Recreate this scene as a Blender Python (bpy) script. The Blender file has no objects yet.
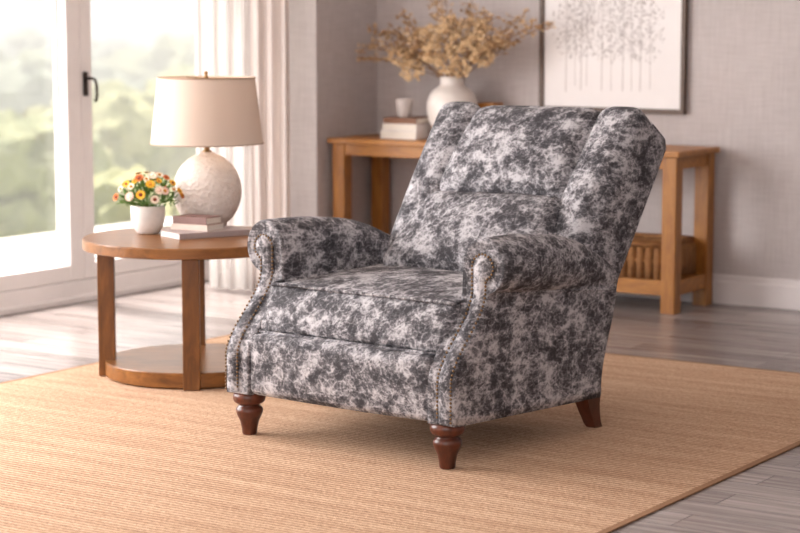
import bpy, bmesh, math, random
from mathutils import Vector, Matrix, noise as mnoise
random.seed(7)
PI = math.pi
S = bpy.context.scene
COL = S.collection

# ------------------------------------------------------------------ materials
def srgb(r, g, b):
    f = lambda c: (c/255/12.92) if c/255 <= .04045 else ((c/255+.055)/1.055)**2.4
    return (f(r), f(g), f(b), 1.0)

class NT:
    def __init__(s, name):
        s.m = bpy.data.materials.new(name); s.m.use_nodes = True
        s.t = s.m.node_tree; s.b = s.t.nodes['Principled BSDF']; s.out = s.t.nodes['Material Output']
    def n(s, kind, **kw):
        nd = s.t.nodes.new('ShaderNode'+kind)
        for k, v in kw.items():
            if k in nd.inputs.keys(): nd.inputs[k].default_value = v
            else: setattr(nd, k, v)
        return nd
    def l(s, a, ao, b, bi): s.t.links.new(a.outputs[ao], b.inputs[bi])
    def coord(s, scale=(1, 1, 1), rot=(0, 0, 0)):
        tc = s.n('TexCoord'); mp = s.n('Mapping')
        mp.inputs['Scale'].default_value = scale; mp.inputs['Rotation'].default_value = rot
        s.l(tc, 'Object', mp, 'Vector'); return mp
    def noise(s, mp, scale, detail=4, rough=.5, dist=0):
        nd = s.n('TexNoise', Scale=scale, Detail=detail, Roughness=rough, Distortion=dist)
        if mp: s.l(mp, 'Vector', nd, 'Vector')
        return nd
    def ramp(s, src, out, stops):
        r = s.n('ValToRGB'); e = r.color_ramp.elements
        while len(e) < len(stops): e.new(.5)
        for i, (p, c) in enumerate(stops): e[i].position = p; e[i].color = c
        s.l(src, out, r, 'Fac'); return r
    def bump(s, src, out, strength=.2, dist=.01):
        b = s.n('Bump', Strength=strength, Distance=dist); s.l(src, out, b, 'Height'); s.l(b, 'Normal', s.b, 'Normal'); return b
    def mathn(s, op, a=None, ao=0, b=None, bo=0, va=None, vb=None):
        nd = s.n('Math', operation=op)
        if a: s.t.links.new(a.outputs[ao], nd.inputs[0])
        elif va is not None: nd.inputs[0].default_value = va
        if b: s.t.links.new(b.outputs[bo], nd.inputs[1])
        elif vb is not None: nd.inputs[1].default_value = vb
        return nd

def plain(name, col, rough=.5, metal=0, var=.06, nscale=30, bump=0, spec=.5):
    t = NT(name); mp = t.coord(); nz = t.noise(mp, nscale, 5, .6)
    lo = tuple(c*(1-var) for c in col[:3])+(1,); hi = tuple(min(1, c*(1+var)) for c in col[:3])+(1,)
    r = t.ramp(nz, 'Fac', [(.3, lo), (.7, hi)]); t.l(r, 'Color', t.b, 'Base Color')
    t.b.inputs['Roughness'].default_value = rough; t.b.inputs['Metallic'].default_value = metal
    t.b.inputs['Specular IOR Level'].default_value = spec
    if bump: t.bump(nz, 'Fac', bump, .004)
    return t.m

def wood(name, dark, mid, light, scale=(1, 1, 1), rough=.38):
    t = NT(name); mp = t.coord(scale)
    n1 = t.noise(mp, 6, 6, .62, .6); r = t.ramp(n1, 'Fac', [(.28, dark), (.5, mid), (.72, light)])
    mp2 = t.coord(tuple(c*4 for c in scale)); n2 = t.noise(mp2, 12, 4, .7)
    mx = t.n('MixRGB', blend_type='MULTIPLY', Fac=.35); r2 = t.ramp(n2, 'Fac', [(.35, (.62, .58, .55, 1)), (.6, (1, 1, 1, 1))])
    t.l(r, 'Color', mx, 'Color1'); t.l(r2, 'Color', mx, 'Color2'); t.l(mx, 'Color', t.b, 'Base Color')
    t.b.inputs['Roughness'].default_value = rough; t.bump(n2, 'Fac', .06, .002)
    return t.m

M = {}
# mottled chair fabric
def fabric():
    t = NT('mottled_velvet'); mp = t.coord((.92, .66, 1.06))
    wob = t.noise(mp, 9, 3, .6)
    vm = t.n('VectorMath', operation='MULTIPLY_ADD'); vm.inputs[1].default_value = (.03, .03, .03)
    t.l(wob, 'Color', vm, 0); t.l(mp, 'Vector', vm, 2)
    a = t.noise(None, 16, 2.0, .5); t.l(vm, 'Vector', a, 'Vector')
    b = t.noise(None, 52, 5, .68, .1); t.l(vm, 'Vector', b, 'Vector')
    c = t.noise(None, 150, 3, .7); t.l(mp, 'Vector', c, 'Vector')
    # pale broken veins between the dark blots
    vo = t.n('TexVoronoi', feature='DISTANCE_TO_EDGE', Scale=40.0); t.l(vm, 'Vector', vo, 'Vector')
    ve = t.n('MapRange'); ve.inputs['From Min'].default_value = 0; ve.inputs['From Max'].default_value = .14
    ve.inputs['To Min'].default_value = .045; ve.inputs['To Max'].default_value = 0; t.l(vo, 'Distance', ve, 'Value')
    s1 = t.mathn('MULTIPLY', a, 'Fac', vb=.38); s2 = t.mathn('MULTIPLY', b, 'Fac', vb=.40)
    s3 = t.mathn('ADD', s1, 0, s2, 0); s4 = t.mathn('MULTIPLY', c, 'Fac', vb=.22)
    s5 = t.mathn('ADD', s3, 0, s4, 0); s6 = t.mathn('ADD', s5, 0, ve, 0)
    r = t.ramp(s6, 0, [(.43, srgb(60, 58, 62)), (.493, srgb(95, 93, 97)), (.535, srgb(138, 135, 139)), (.61, srgb(192, 189, 193))])
    t.l(r, 'Color', t.b, 'Base Color')
    t.b.inputs['Roughness'].default_value = .72; t.b.inputs['Specular IOR Level'].default_value = .2
    t.bump(s5, 0, .2, .005)
    return t.m
M['fabric'] = fabric()
M['piping'] = M['fabric']
M['dark_wood'] = wood('dark_turned_wood', srgb(52, 24, 15), srgb(86, 41, 25), srgb(116, 60, 37), (3, 3, 1), .3)
M['table_wood'] = wood('side_table_wood', srgb(98, 58, 22), srgb(128, 80, 33), srgb(148, 97, 46), (1, 6, 6), .3)
M['table_leg'] = wood('side_table_leg_wood', srgb(88, 52, 20), srgb(116, 71, 28), srgb(138, 88, 40), (6, 6, 1), .32)
M['oak'] = wood('console_oak', srgb(134, 82, 32), srgb(166, 108, 44), srgb(186, 128, 58), (1, 5, 5), .4)
M['oak_leg'] = wood('console_oak_upright', srgb(128, 78, 30), srgb(160, 103, 42), srgb(182, 125, 56), (6, 6, 1), .4)
M['brass'] = plain('antique_brass', srgb(150, 118, 78), .35, .9, .2, 60)
M['nail'] = plain('nailhead_brass', srgb(118, 94, 70), .4, .85, .15, 60)
M['bronze'] = plain('dark_bronze', srgb(58, 48, 44), .4, .7, .15, 60)
M['paint'] = plain('white_joinery_paint', srgb(236, 230, 228), .42, 0, .02, 12)
M['trimpaint'] = plain('white_skirting_paint', srgb(226, 219, 219), .45, 0, .02, 12)
M['ceiling'] = plain('ceiling_paint', srgb(236, 232, 230), .8, 0, .02, 8)
M['paper'] = plain('book_pages', srgb(232, 224, 214), .85, 0, .05, 120)
M['white_book'] = plain('white_book_cover', srgb(228, 222, 220), .6, 0, .03, 40)
M['grey_book'] = plain('grey_pink_book_cover', srgb(170, 155, 153), .55, 0, .06, 25)
M['cream_book'] = plain('cream_book_cover', srgb(206, 186, 174), .6, 0, .04, 30)
M['mauve_book'] = plain('mauve_book_cover', srgb(128, 96, 90), .6, 0, .08, 30)
M['brown_book'] = plain('brown_book_cover', srgb(128, 88, 66), .6, 0, .08, 30)
M['stone'] = plain('white_stoneware', srgb(226, 219, 214), .5, 0, .05, 40, .05)
M['cup'] = plain('grey_stoneware', srgb(196, 186, 182), .5, 0, .08, 40)
M['vase'] = plain('white_glazed_ceramic', srgb(226, 218, 213), .35, 0, .03, 10)
M['soil'] = plain('soil', srgb(62, 46, 36), .9, 0, .3, 60)
M['leaf'] = plain('plant_green', srgb(88, 124, 46), .55, 0, .35, 40)
M['stem'] = plain('plant_stem', srgb(96, 120, 60), .6, 0, .2, 40)
M['dry'] = plain('dried_petal', srgb(226, 196, 156), .8, 0, .14, 50)
M['dry2'] = plain('dried_petal_dark', srgb(180, 140, 100), .8, 0, .2, 50)
M['drystem'] = plain('dried_stem', srgb(140, 104, 70), .8, 0, .2, 50)
M['p_white'] = plain('cream_petal', srgb(250, 234, 212), .6, 0, .05, 60)
M['p_pink'] = plain('blush_petal', srgb(244, 208, 190), .6, 0, .08, 60)
M['p_yellow'] = plain('yellow_petal', srgb(246, 190, 50), .6, 0, .1, 60)
M['p_orange'] = plain('orange_petal', srgb(214, 112, 42), .6, 0, .15, 60)
M['c_yellow'] = plain('flower_eye_gold', srgb(206, 140, 40), .7, 0, .15, 90)
M['c_brown'] = plain('flower_eye_rust', srgb(140, 62, 30), .7, 0, .15, 90)
M['frame'] = plain('dark_wood_frame', srgb(88, 66, 52), .45, 0, .15, 30)
M['print'] = plain('print_paper', srgb(240, 236, 236), .85, 0, .02, 6)
M['ink'] = plain('grey_ink_trunk', srgb(206, 200, 199), .9, 0, .08, 30)
M['ink2'] = plain('grey_ink_leaf', srgb(182, 175, 174), .9, 0, .12, 40)

def lampbase():
    t = NT('textured_white_ceramic'); mp = t.coord((1, 1, 1.4))
    v = t.n('TexVoronoi', Scale=62.0); t.l(mp, 'Vector', v, 'Vector')
    n = t.noise(mp, 24, 5, .6)
    s = t.mathn('ADD', v, 'Distance', n, 'Fac')
    r = t.ramp(n, 'Fac', [(.3, srgb(222, 209, 200)), (.7, srgb(238, 228, 221))]); t.l(r, 'Color', t.b, 'Base Color')
    t.b.inputs['Roughness'].default_value = .75; t.bump(s, 0, .7, .006); return t.m
M['lampbase'] = lampbase()

def shade():
    t = NT('linen_lampshade'); mp = t.coord((1, 1, 1))
    w = t.noise(t.coord((60, 60, 400)), 1, 2, .5); n = t.noise(mp, 90, 3, .6)
    a = t.mathn('ADD', w, 'Fac', n, 'Fac')
    r = t.ramp(a, 0, [(.35, srgb(208, 190, 176)), (.65, srgb(228, 211, 197))]); t.l(r, 'Color', t.b, 'Base Color')
    t.b.inputs['Roughness'].default_value = .9; t.bump(a, 0, .12, .002)
    tr = t.n('BsdfTranslucent'); t.l(r, 'Color', tr, 'Color')
    mx = t.n('MixShader'); mx.inputs['Fac'].default_value = .22
    t.l(t.b, 'BSDF', mx, 1); t.l(tr, 'BSDF', mx, 2); t.l(mx, 'Shader', t.out, 'Surface'); return t.m
M['shade'] = shade()

def sheer(name, col, trans, transp):
    t = NT(name); mp = t.coord((1, 1, .05)); n = t.noise(mp, 60, 3, .6)
    r = t.ramp(n, 'Fac', [(.3, tuple(c*.95 for c in col[:3])+(1,)), (.7, col)]); t.l(r, 'Color', t.b, 'Base Color')
    t.b.inputs['Roughness'].default_value = .9
    tr = t.n('BsdfTranslucent'); t.l(r, 'Color', tr, 'Color')
    mx = t.n('MixShader'); mx.inputs['Fac'].default_value = trans
    t.l(t.b, 'BSDF', mx, 1); t.l(tr, 'BSDF', mx, 2)
    tp = t.n('BsdfTransparent'); m2 = t.n('MixShader'); m2.inputs['Fac'].default_value = transp
    t.l(mx, 'Shader', m2, 1); t.l(tp, 'BSDF', m2, 2); t.l(m2, 'Shader', t.out, 'Surface'); return t.m
M['sheer'] = sheer('sheer_voile', srgb(251, 248, 246), .62, .28)
M['linen'] = sheer('linen_drape', srgb(242, 234, 230), .45, .0)

def glass():
    t = NT('window_glass'); t.t.nodes.remove(t.b)
    tp = t.n('BsdfTransparent'); gl = t.n('BsdfGlossy'); gl.inputs['Roughness'].default_value = .02
    mx = t.n('MixShader'); mx.inputs['Fac'].default_value = .04; t.l(tp, 'BSDF', mx, 1); t.l(gl, 'BSDF', mx, 2)
    t.l(mx, 'Shader', t.out, 'Surface'); return t.m
M['glass'] = glass()

def wallmat():
    t = NT('mauve_linen_wall'); n = t.noise(t.coord((8, 8, 90)), 1, 3, .6); n2 = t.noise(t.coord((90, 90, 6)), 1, 3, .6)
    n3 = t.noise(t.coord(), 1.6, 4, .6)
    a = t.mathn('ADD', n, 'Fac', n2, 'Fac'); b = t.mathn('ADD', a, 0, n3, 'Fac')
    h = t.mathn('MULTIPLY', b, 0, vb=.333)
    r = t.ramp(h, 0, [(.36, srgb(182, 173, 172)), (.64, srgb(204, 196, 195))]); t.l(r, 'Color', t.b, 'Base Color')
    t.b.inputs['Roughness'].default_value = .9; t.bump(a, 0, .1, .003); return t.m
M['wall'] = wallmat()

def floormat():
    t = NT('grey_washed_planks'); mp = t.coord()
    br = t.n('TexBrick', Scale=1.0); br.offset = .43
    br.inputs['Brick Width'].default_value = 1.35; br.inputs['Row Height'].default_value = .135; br.inputs['Mortar Size'].default_value = .0022
    br.inputs['Color1'].default_value = (.15, .15, .15, 1); br.inputs['Color2'].default_value = (.85, .85, .85, 1); br.inputs['Mortar'].default_value = (0, 0, 0, 1)
    t.l(mp, 'Vector', br, 'Vector')
    g1 = t.noise(t.coord((1.1, 22, 1)), 1.6, 8, .68, .5); g2 = t.noise(t.coord((3, 120, 1)), 1.5, 4, .6)
    s1 = t.mathn('MULTIPLY', g1, 'Fac', vb=.62); s2 = t.mathn('MULTIPLY', g2, 'Fac', vb=.22); s3 = t.mathn('MULTIPLY', br, 'Color', vb=.16)
    a = t.mathn('ADD', s1, 0, s2, 0); b = t.mathn('ADD', a, 0, s3, 0)
    r = t.ramp(b, 0, [(.34, srgb(98, 88, 85)), (.5, srgb(142, 131, 128)), (.66, srgb(178, 168, 165))])
    mx = t.n('MixRGB', blend_type='MIX'); mx.inputs['Color2'].default_value = srgb(84, 70, 68)
    t.l(br, 'Fac', mx, 'Fac'); t.l(r, 'Color', mx, 'Color1'); t.l(mx, 'Color', t.b, 'Base Color')
    t.b.inputs['Roughness'].default_value = .24; t.bump(a, 0, .08, .003); return t.m
M['floor'] = floormat()

def rugmat():
    t = NT('woven_sisal'); mp = t.coord()
    wv = t.n('TexWave', wave_type='BANDS', bands_direction='Y', Scale=15.5, Distortion=1.6, Detail=2.0); wv.inputs['Detail Scale'].default_value = 6
    t.l(mp, 'Vector', wv, 'Vector')
    fib = t.noise(t.coord((22, 130, 1)), 1.3, 4, .65); st = t.noise(t.coord((1.2, 16, 1)), 1.2, 4, .6)
    k = t.noise(t.coord((95, 60, 1)), 1.2, 2, .5)
    s1 = t.mathn('MULTIPLY', fib, 'Fac', vb=.34); s2 = t.mathn('MULTIPLY', st, 'Fac', vb=.3); s3 = t.mathn('MULTIPLY', wv, 'Fac', vb=.12); s4 = t.mathn('MULTIPLY', k, 'Fac', vb=.28)
    a = t.mathn('ADD', s1, 0, s2, 0); b = t.mathn('ADD', s3, 0, s4, 0); c = t.mathn('ADD', a, 0, b, 0)
    r = t.ramp(c, 0, [(.36, srgb(148, 114, 90)), (.5, srgb(190, 154, 126)), (.64, srgb(219, 188, 160))]); t.l(r, 'Color', t.b, 'Base Color')
    t.b.inputs['Roughness'].default_value = .92; t.b.inputs['Specular IOR Level'].default_value = .15
    hs = t.mathn('MULTIPLY', wv, 'Fac', vb=.6); hk = t.mathn('ADD', hs, 0, k, 'Fac'); t.bump(hk, 0, .4, .006); return t.m
M['rug'] = rugmat()
M['rug_edge'] = plain('rug_binding', srgb(150, 112, 82), .9, 0, .12, 120)

def wicker():
    t = NT('wicker_weave'); ck = t.n('TexWave', wave_type='BANDS', bands_direction='Z', Scale=26.0, Distortion=1.5); t.l(t.coord(), 'Vector', ck, 'Vector')
    n = t.noise(t.coord(), 40, 4, .6); a = t.mathn('ADD', ck, 'Fac', n, 'Fac'); h = t.mathn('MULTIPLY', a, 0, vb=.5)
    r = t.ramp(h, 0, [(.25, srgb(96, 58, 28)), (.55, srgb(148, 98, 52)), (.8, srgb(184, 132, 78))]); t.l(r, 'Color', t.b, 'Base Color')
    t.b.inputs['Roughness'].default_value = .7; t.bump(a, 0, .5, .006); return t.m
M['wicker'] = wicker()

def foliage(name, c1, c2):
    t = NT(name); n = t.noise(t.coord(), 1.3, 6, .7)
    r = t.ramp(n, 'Fac', [(.35, c1), (.65, c2)]); t.l(r, 'Color', t.b, 'Base Color')
    t.b.inputs['Roughness'].default_value = .8; t.bump(n, 'Fac', .8, .3); return t.m
M['tree_a'] = foliage('yellow_green_foliage', srgb(126, 130, 84), srgb(194, 190, 136))  # pale yellow-green leaf colour, varied by noise
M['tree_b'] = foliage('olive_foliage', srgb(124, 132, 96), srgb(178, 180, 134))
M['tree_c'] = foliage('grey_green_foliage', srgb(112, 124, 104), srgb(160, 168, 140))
M['bark'] = plain('bark', srgb(112, 98, 84), .9, 0, .2, 6)
M['grass'] = plain('hillside_grass', srgb(166, 174, 126), .95, 0, .2, 1.2)
M['terrace'] = plain('pale_terrace_stone', srgb(226, 222, 216), .8, 0, .05, 4)

def hazemat():
    m = bpy.data.materials.new('morning_haze'); m.use_nodes = True; t = m.node_tree
    t.nodes.remove(t.nodes['Principled BSDF'])
    v = t.nodes.new('ShaderNodeVolumeScatter'); v.inputs['Density'].default_value = .024; v.inputs['Color'].default_value = (1, .99, .97, 1)
    v.inputs['Anisotropy'].default_value = .2
    t.links.new(v.outputs[0], t.nodes['Material Output'].inputs['Volume']); return m
M['haze'] = hazemat()

# ------------------------------------------------------------------ mesh helpers
def obj(name, bm, mats, parent=None, smooth=True, loc=None, rotz=None, auto=None):
    bmesh.ops.recalc_face_normals(bm, faces=bm.faces)
    me = bpy.data.meshes.new(name); bm.to_mesh(me); bm.free()
    if not isinstance(mats, (list, tuple)): mats = [mats]
    for m in mats: me.materials.append(m)
    if smooth:
        me.polygons.foreach_set('use_smooth', [True]*len(me.polygons))
        if auto is not None: me.set_sharp_from_angle(angle=math.radians(auto))
    o = bpy.data.objects.new(name, me); COL.objects.link(o)
    if parent: o.parent = parent
    if loc is not None: o.location = loc
    if rotz is not None: o.rotation_euler = (0, 0, rotz)
    return o

def thing(name, label, cat, loc=(0, 0, 0), rotz=0, group=None):
    o = bpy.data.objects.new(name, None); COL.objects.link(o); o.empty_display_size = .1
    o.location = loc; o.rotation_euler = (0, 0, rotz)
    return tag(o, label, cat, group)
def tag(o, label, cat, group=None, kind=None):
    o['label'] = label; o['category'] = cat
    if group: o['group'] = group
    if kind: o['kind'] = kind
    return o
def struct(o, label=None, cat=None):
    o['kind'] = 'structure'
    if label: o['label'] = label; o['category'] = cat
    return o

def box(bm, x0, x1, y0, y1, z0, z1, bev=0, mi=0):
    t = bmesh.new()
    bmesh.ops.create_cube(t, size=1)
    bmesh.ops.scale(t, vec=(x1-x0, y1-y0, z1-z0), verts=t.verts)
    bmesh.ops.translate(t, vec=((x0+x1)/2, (y0+y1)/2, (z0+z1)/2), verts=t.verts)
    if bev: bmesh.ops.bevel(t, geom=t.edges[:], offset=bev, segments=2, profile=.5, affect='EDGES')
    merge(bm, t, mi)
def merge(bm, t, mi=None, mat=None):
    if mat is not None: bmesh.ops.transform(t, matrix=mat, verts=t.verts)
    vm = {}
    for v in t.verts: vm[v] = bm.verts.new(v.co)
    for f in t.faces:
        nf = bm.faces.new([vm[v] for v in f.verts]); nf.material_index = f.material_index if mi is None else mi
    t.free()
def lathe(bm, prof, seg=40, c=(0, 0, 0), mi=0, capb=True, capt=True):
    rings = []
    for r, z in prof:
        rings.append([bm.verts.new((c[0]+r*math.cos(2*PI*i/seg), c[1]+r*math.sin(2*PI*i/seg), c[2]+z)) for i in range(seg)])
    for a, b in zip(rings, rings[1:]):
        for i in range(seg):
            j = (i+1) % seg; f = bm.faces.new((a[i], a[j], b[j], b[i])); f.material_index = mi
    if capb: bm.faces.new(rings[0][::-1]).material_index = mi
    if capt: bm.faces.new(rings[-1]).material_index = mi
def tube(bm, pts, r, seg=6, closed=False, mi=0, r2=None):
    pts = [Vector(p) for p in pts]; n = len(pts); rings = []
    up = Vector((.13, .21, .97)).normalized()
    for i, p in enumerate(pts):
        a = pts[(i-1) % n] if (closed or i) else pts[0]; b = pts[(i+1) % n] if (closed or i < n-1) else pts[-1]
        d = (b-a); d = d.normalized() if d.length > 1e-9 else Vector((0, 0, 1))
        u = d.cross(up)
        if u.length < .05: u = d.cross(Vector((1, 0, 0)))
        u.normalize(); w = d.cross(u)
        rr = r if r2 is None else r+(r2-r)*i/max(1, n-1)
        rings.append([bm.verts.new(p+u*rr*math.cos(2*PI*k/seg)+w*rr*math.sin(2*PI*k/seg)) for k in range(seg)])
    for i in range(n if closed else n-1):
        A, B = rings[i], rings[(i+1) % n]
        for k in range(seg):
            j = (k+1) % seg; bm.faces.new((A[k], A[j], B[j], B[k])).material_index = mi
    if not closed:
        bm.faces.new(rings[0][::-1]).material_index = mi; bm.faces.new(rings[-1]).material_index = mi

def sb_map(q, h, r, puff):
    x, y, z = q
    i = [max(-(h[k]-r), min(h[k]-r, q[k])) for k in range(3)]
    d = [q[k]-i[k] for k in range(3)]; L = math.sqrt(sum(c*c for c in d))
    p = [i[k]+d[k]/L*r if L > 1e-9 else q[k] for k in range(3)]
    u = [q[k]/h[k] for k in range(3)]
    w = [(1-abs(c)**2.2) for c in u]
    p[0] += puff[0]*u[0]*w[1]*w[2]; p[1] += puff[1]*u[1]*w[0]*w[2]; p[2] += puff[2]*u[2]*w[0]*w[1]
    return p
def softbox(bm, h, r, n=(14, 8, 8), puff=(0, 0, 0), warp=None, mi=0):
    ax = []
    for k in range(3):
        a = h[k]; m = [-a, -a+r*.22, -a+r*.55, -a+r]
        inner = [-a+r+(2*a-2*r)*j/n[k] for j in range(1, n[k])]
        ax.append(m+inner+[-c for c in reversed(m)])
    cache = {}
    def V(q):
        k = tuple(round(c, 6) for c in q)
        if k not in cache:
            p = sb_map(q, h, r, puff)
            if warp: p = warp(p)
            cache[k] = bm.verts.new(p)
        return cache[k]
    for k in range(3):
        a, b = (k+1) % 3, (k+2) % 3
        for sgn in (-1, 1):
            for i in range(len(ax[a])-1):
                for j in range(len(ax[b])-1):
                    vs = []
                    for (ii, jj) in ((i, j), (i+1, j), (i+1, j+1), (i, j+1)):
                        q = [0, 0, 0]; q[k] = sgn*h[k]; q[a] = ax[a][ii]; q[b] = ax[b][jj]; vs.append(V(q))
                    if len(set(vs)) == 4: bm.faces.new(vs).material_index = mi

def lerp(a, b, t): return a+(b-a)*t
def sm(a, b, x):
    t = max(0, min(1, (x-a)/(b-a))); return t*t*(3-2*t)

# ------------------------------------------------------------------ room axes
RA = math.radians(-33.5)
D1 = Vector((math.sin(-RA), math.cos(RA), 0))     # along the window wall, away from the camera
D2 = Vector((math.cos(RA), math.sin(RA), 0))      # along the back wall, to the right
W0 = Vector((-1.41, 9.154, 0))                    # a point at the foot of the window plane
CORNER = Vector((-.115, 10.04, 0))                # where the back wall meets the left wall
def R(x, y, z=0, o=CORNER): return o+D2*x+D1*y+Vector((0, 0, z))   # room coordinates measured from the corner
# everything of the shell is built in room coordinates from the corner
def robj(name, bm, mats, parent=None, **kw):
    if parent: return obj(name, bm, mats, parent, **kw)
    return obj(name, bm, mats, None, loc=CORNER, rotz=RA, **kw)
rel = W0-CORNER
WX = rel.dot(D2); WY = rel.dot(D1)                 # window plane x (about -.58), y of W0
CEIL = 2.75

bm = bmesh.new(); box(bm, -1.0, 7.15, -13.0, .15, -.1, 0)
struct(robj('floor', bm, M['floor'], smooth=False))
bm = bmesh.new(); box(bm, -.9, 7.15, -9.6, .15, CEIL, CEIL+.1)
struct(robj('ceiling', bm, M['ceiling'], smooth=False))
bm = bmesh.new(); box(bm, -.12, 7.15, 0, .15, 0, CEIL)
struct(robj('wall_back', bm, M['wall'], smooth=False))
bm = bmesh.new(); box(bm, 7.0, 7.15, -9.6, 0, 0, CEIL)
struct(robj('wall_right', bm, M['wall'], smooth=False))
PIER = -.52
bm = bmesh.new(); box(bm, WX-.14, 0, PIER, 0, 0, CEIL, .004)                # pier beside the corner
box(bm, WX-.14, WX, -12.5, PIER, 2.38, CEIL); struct(robj('wall_left', bm, M['wall'], smooth=False))
bm = bmesh.new(); box(bm, .02, 7.0, -.018, 0, 0, .105, .003); box(bm, .02, 7.0, -.013, 0, .10, .135, .005)
struct(robj('baseboard_back', bm, M['trimpaint'], smooth=False))
bm = bmesh.new(); box(bm, 0, .016, PIER, -.018, 0, .105, .003); box(bm, 0, .012, PIER, -.018, .10, .135, .005)
struct(robj('baseboard_left', bm, M['trimpaint'], smooth=False))
# threshold under the sashes
bm = bmesh.new(); box(bm, WX-.13, WX+.012, -12.5, PIER, 0, .098, .004); box(bm, WX-.13, WX+.03, -12.5, PIER, 0, .03, .004)
struct(robj('trim_1', bm, M['paint'], smooth=False))
bm = bmesh.new(); box(bm, WX-.13, WX+.01, -12.5, PIER, 2.31, 2.385, .004)
struct(robj('trim_2', bm, M['paint'], smooth=False))

def sash(n, y0, y1, ls, rs):
    bm = bmesh.new(); xo, xi = WX-.085, WX
    box(bm, xo, xi, y0, y0+ls, .1, 2.31, .004); box(bm, xo, xi, y1-rs, y1, .1, 2.31, .004)
    box(bm, xo, xi, y0+ls, y1-rs, .1, .172, .003); box(bm, xo, xi, y0+ls, y1-rs, 2.23, 2.31, .003)
    w = struct(robj('window_%d' % n, bm, M['paint'], smooth=False))
    bm = bmesh.new(); box(bm, xo+.012, xo+.02, y0+ls-.002, y1-rs+.002, .17, 2.232)
    robj('glass_pane', bm, M['glass'], w, smooth=False)
    bm = bmesh.new()                                # slim glazing bead round the pane
    for a, b, c, d in ((y0+ls, y0+ls+.012, .172, 2.23), (y1-rs-.012, y1-rs, .172, 2.23), (y0+ls+.012, y1-rs-.012, .172, .184), (y0+ls+.012, y1-rs-.012, 2.218, 2.23)):
        box(bm, xo+.02, xo+.034, a, b, c, d)
    robj('glazing_bead', bm, M['paint'], w, smooth=False)
    return w
w1 = sash(1, WY-.074, PIER-.01, .072, .08)
sash(2, WY-1.45, WY-.078, .09, .09)
for k in range(3, 7): sash(k, WY-1.45-(k-2)*1.376, WY-.078-(k-2)*1.376, .09, .09)
# handle on the meeting stile of the right sash
HZ = .995
bm = bmesh.new(); box(bm, WX, WX+.012, WY-.066, WY-.038, HZ-.055, HZ+.055, .004)
h = robj('handle', bm, M['bronze'], w1, smooth=False)
bm = bmesh.new(); tube(bm, [(WX+.01, WY-.05, HZ+.025), (WX+.045, WY-.05, HZ+.025), (WX+.056, WY-.044, HZ+.02), (WX+.06, WY-.038, HZ-.005), (WX+.06, WY-.036, HZ-.05), (WX+.055, WY-.036, HZ-.07), (WX+.05, WY-.038, HZ-.08)], .007, 10)
robj('lever', bm, M['bronze'], h)

# ------------------------------------------------------------------ curtains
def curtain(name, label, p0, p1, folds, amp, mat, z0=.012, z1=2.6, seed=0, bow=0):
    rnd = random.Random(seed); n = folds*14; bm = bmesh.new(); rows = []
    p0, p1 = Vector(p0), Vector(p1); d = (p1-p0); pn = Vector((-d.y, d.x)).normalized()
    ph = [rnd.uniform(-.5, .5) for _ in range(folds+2)]; am = [rnd.uniform(.65, 1.2) for _ in range(folds+2)]
    for j in range(19):
        t = j/18; z = lerp(z0, z1, t); row = []
        for i in range(n+1):
            u = i/n; k = u*folds; ki = int(k)
            a = amp*lerp(am[ki], am[ki+1], k-ki)*(1-.25*t); f = math.sin(2*PI*k+ph[ki]*.0+.35*math.sin(3*t+ki))+.28*math.sin(4*PI*k+1.1*t*2+ph[0]*4)
            q = p0+d*(u+.012*math.sin(2*PI*k*.5+2*t))+pn*(a*f+bow*math.sin(PI*u)*.0)
            row.append(bm.verts.new((q.x, q.y, z)))
        rows.append(row)
    for a, b in zip(rows, rows[1:]):
        for i in range(n): bm.faces.new((a[i], a[i+1], b[i+1], b[i]))
    o = obj(name, bm, mat); md = o.modifiers.new('cloth', 'SOLIDIFY'); md.thickness = .003
    return tag(o, label, 'curtain')
curtain('sheer_curtain', 'sheer white voile curtain hanging in front of the right window pane', (-.915, 9.45), (-.705, 9.39), 3, .026, M['sheer'], seed=2)
curtain('linen_drape', 'off-white linen drape hanging against the wall edge, right of the sheer voile', (-.70, 9.30), (-.515, 9.28), 3, .026, M['linen'], seed=5)
bm = bmesh.new(); tube(bm, [(-2.2, 8.05, 2.63), (-1.5, 9.0, 2.63), (-1.02, 9.40, 2.63), (-.8, 9.40, 2.63), (-.52, 9.31, 2.63)], .012, 10)
co = tag(obj('curtain_rail', bm, M['bronze']), 'dark curved curtain rail above the window', 'curtain rail')

# ------------------------------------------------------------------ rug
RC = Vector((-.454, 8.43, 0))                      # its far left corner
RW = 2.77; RL = 4.3
bm = bmesh.new(); box(bm, .02, RW-.022, -RL, -.02, .001, .005, .001)
rug = obj('woven_rug', bm, M['rug'], None, smooth=False, loc=RC, rotz=RA)
tag(rug, 'large tan woven sisal rug on the floor under the armchair', 'rug')
bm = bmesh.new(); box(bm, 0, .022, -RL, 0, .001, .0054, .001); box(bm, RW-.022, RW, -RL, 0, .001, .0054, .001); box(bm, .022, RW-.022, -.022, 0, .001, .0054, .001)
obj('edge_binding', bm, M['rug_edge'], rug, smooth=False)

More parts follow.
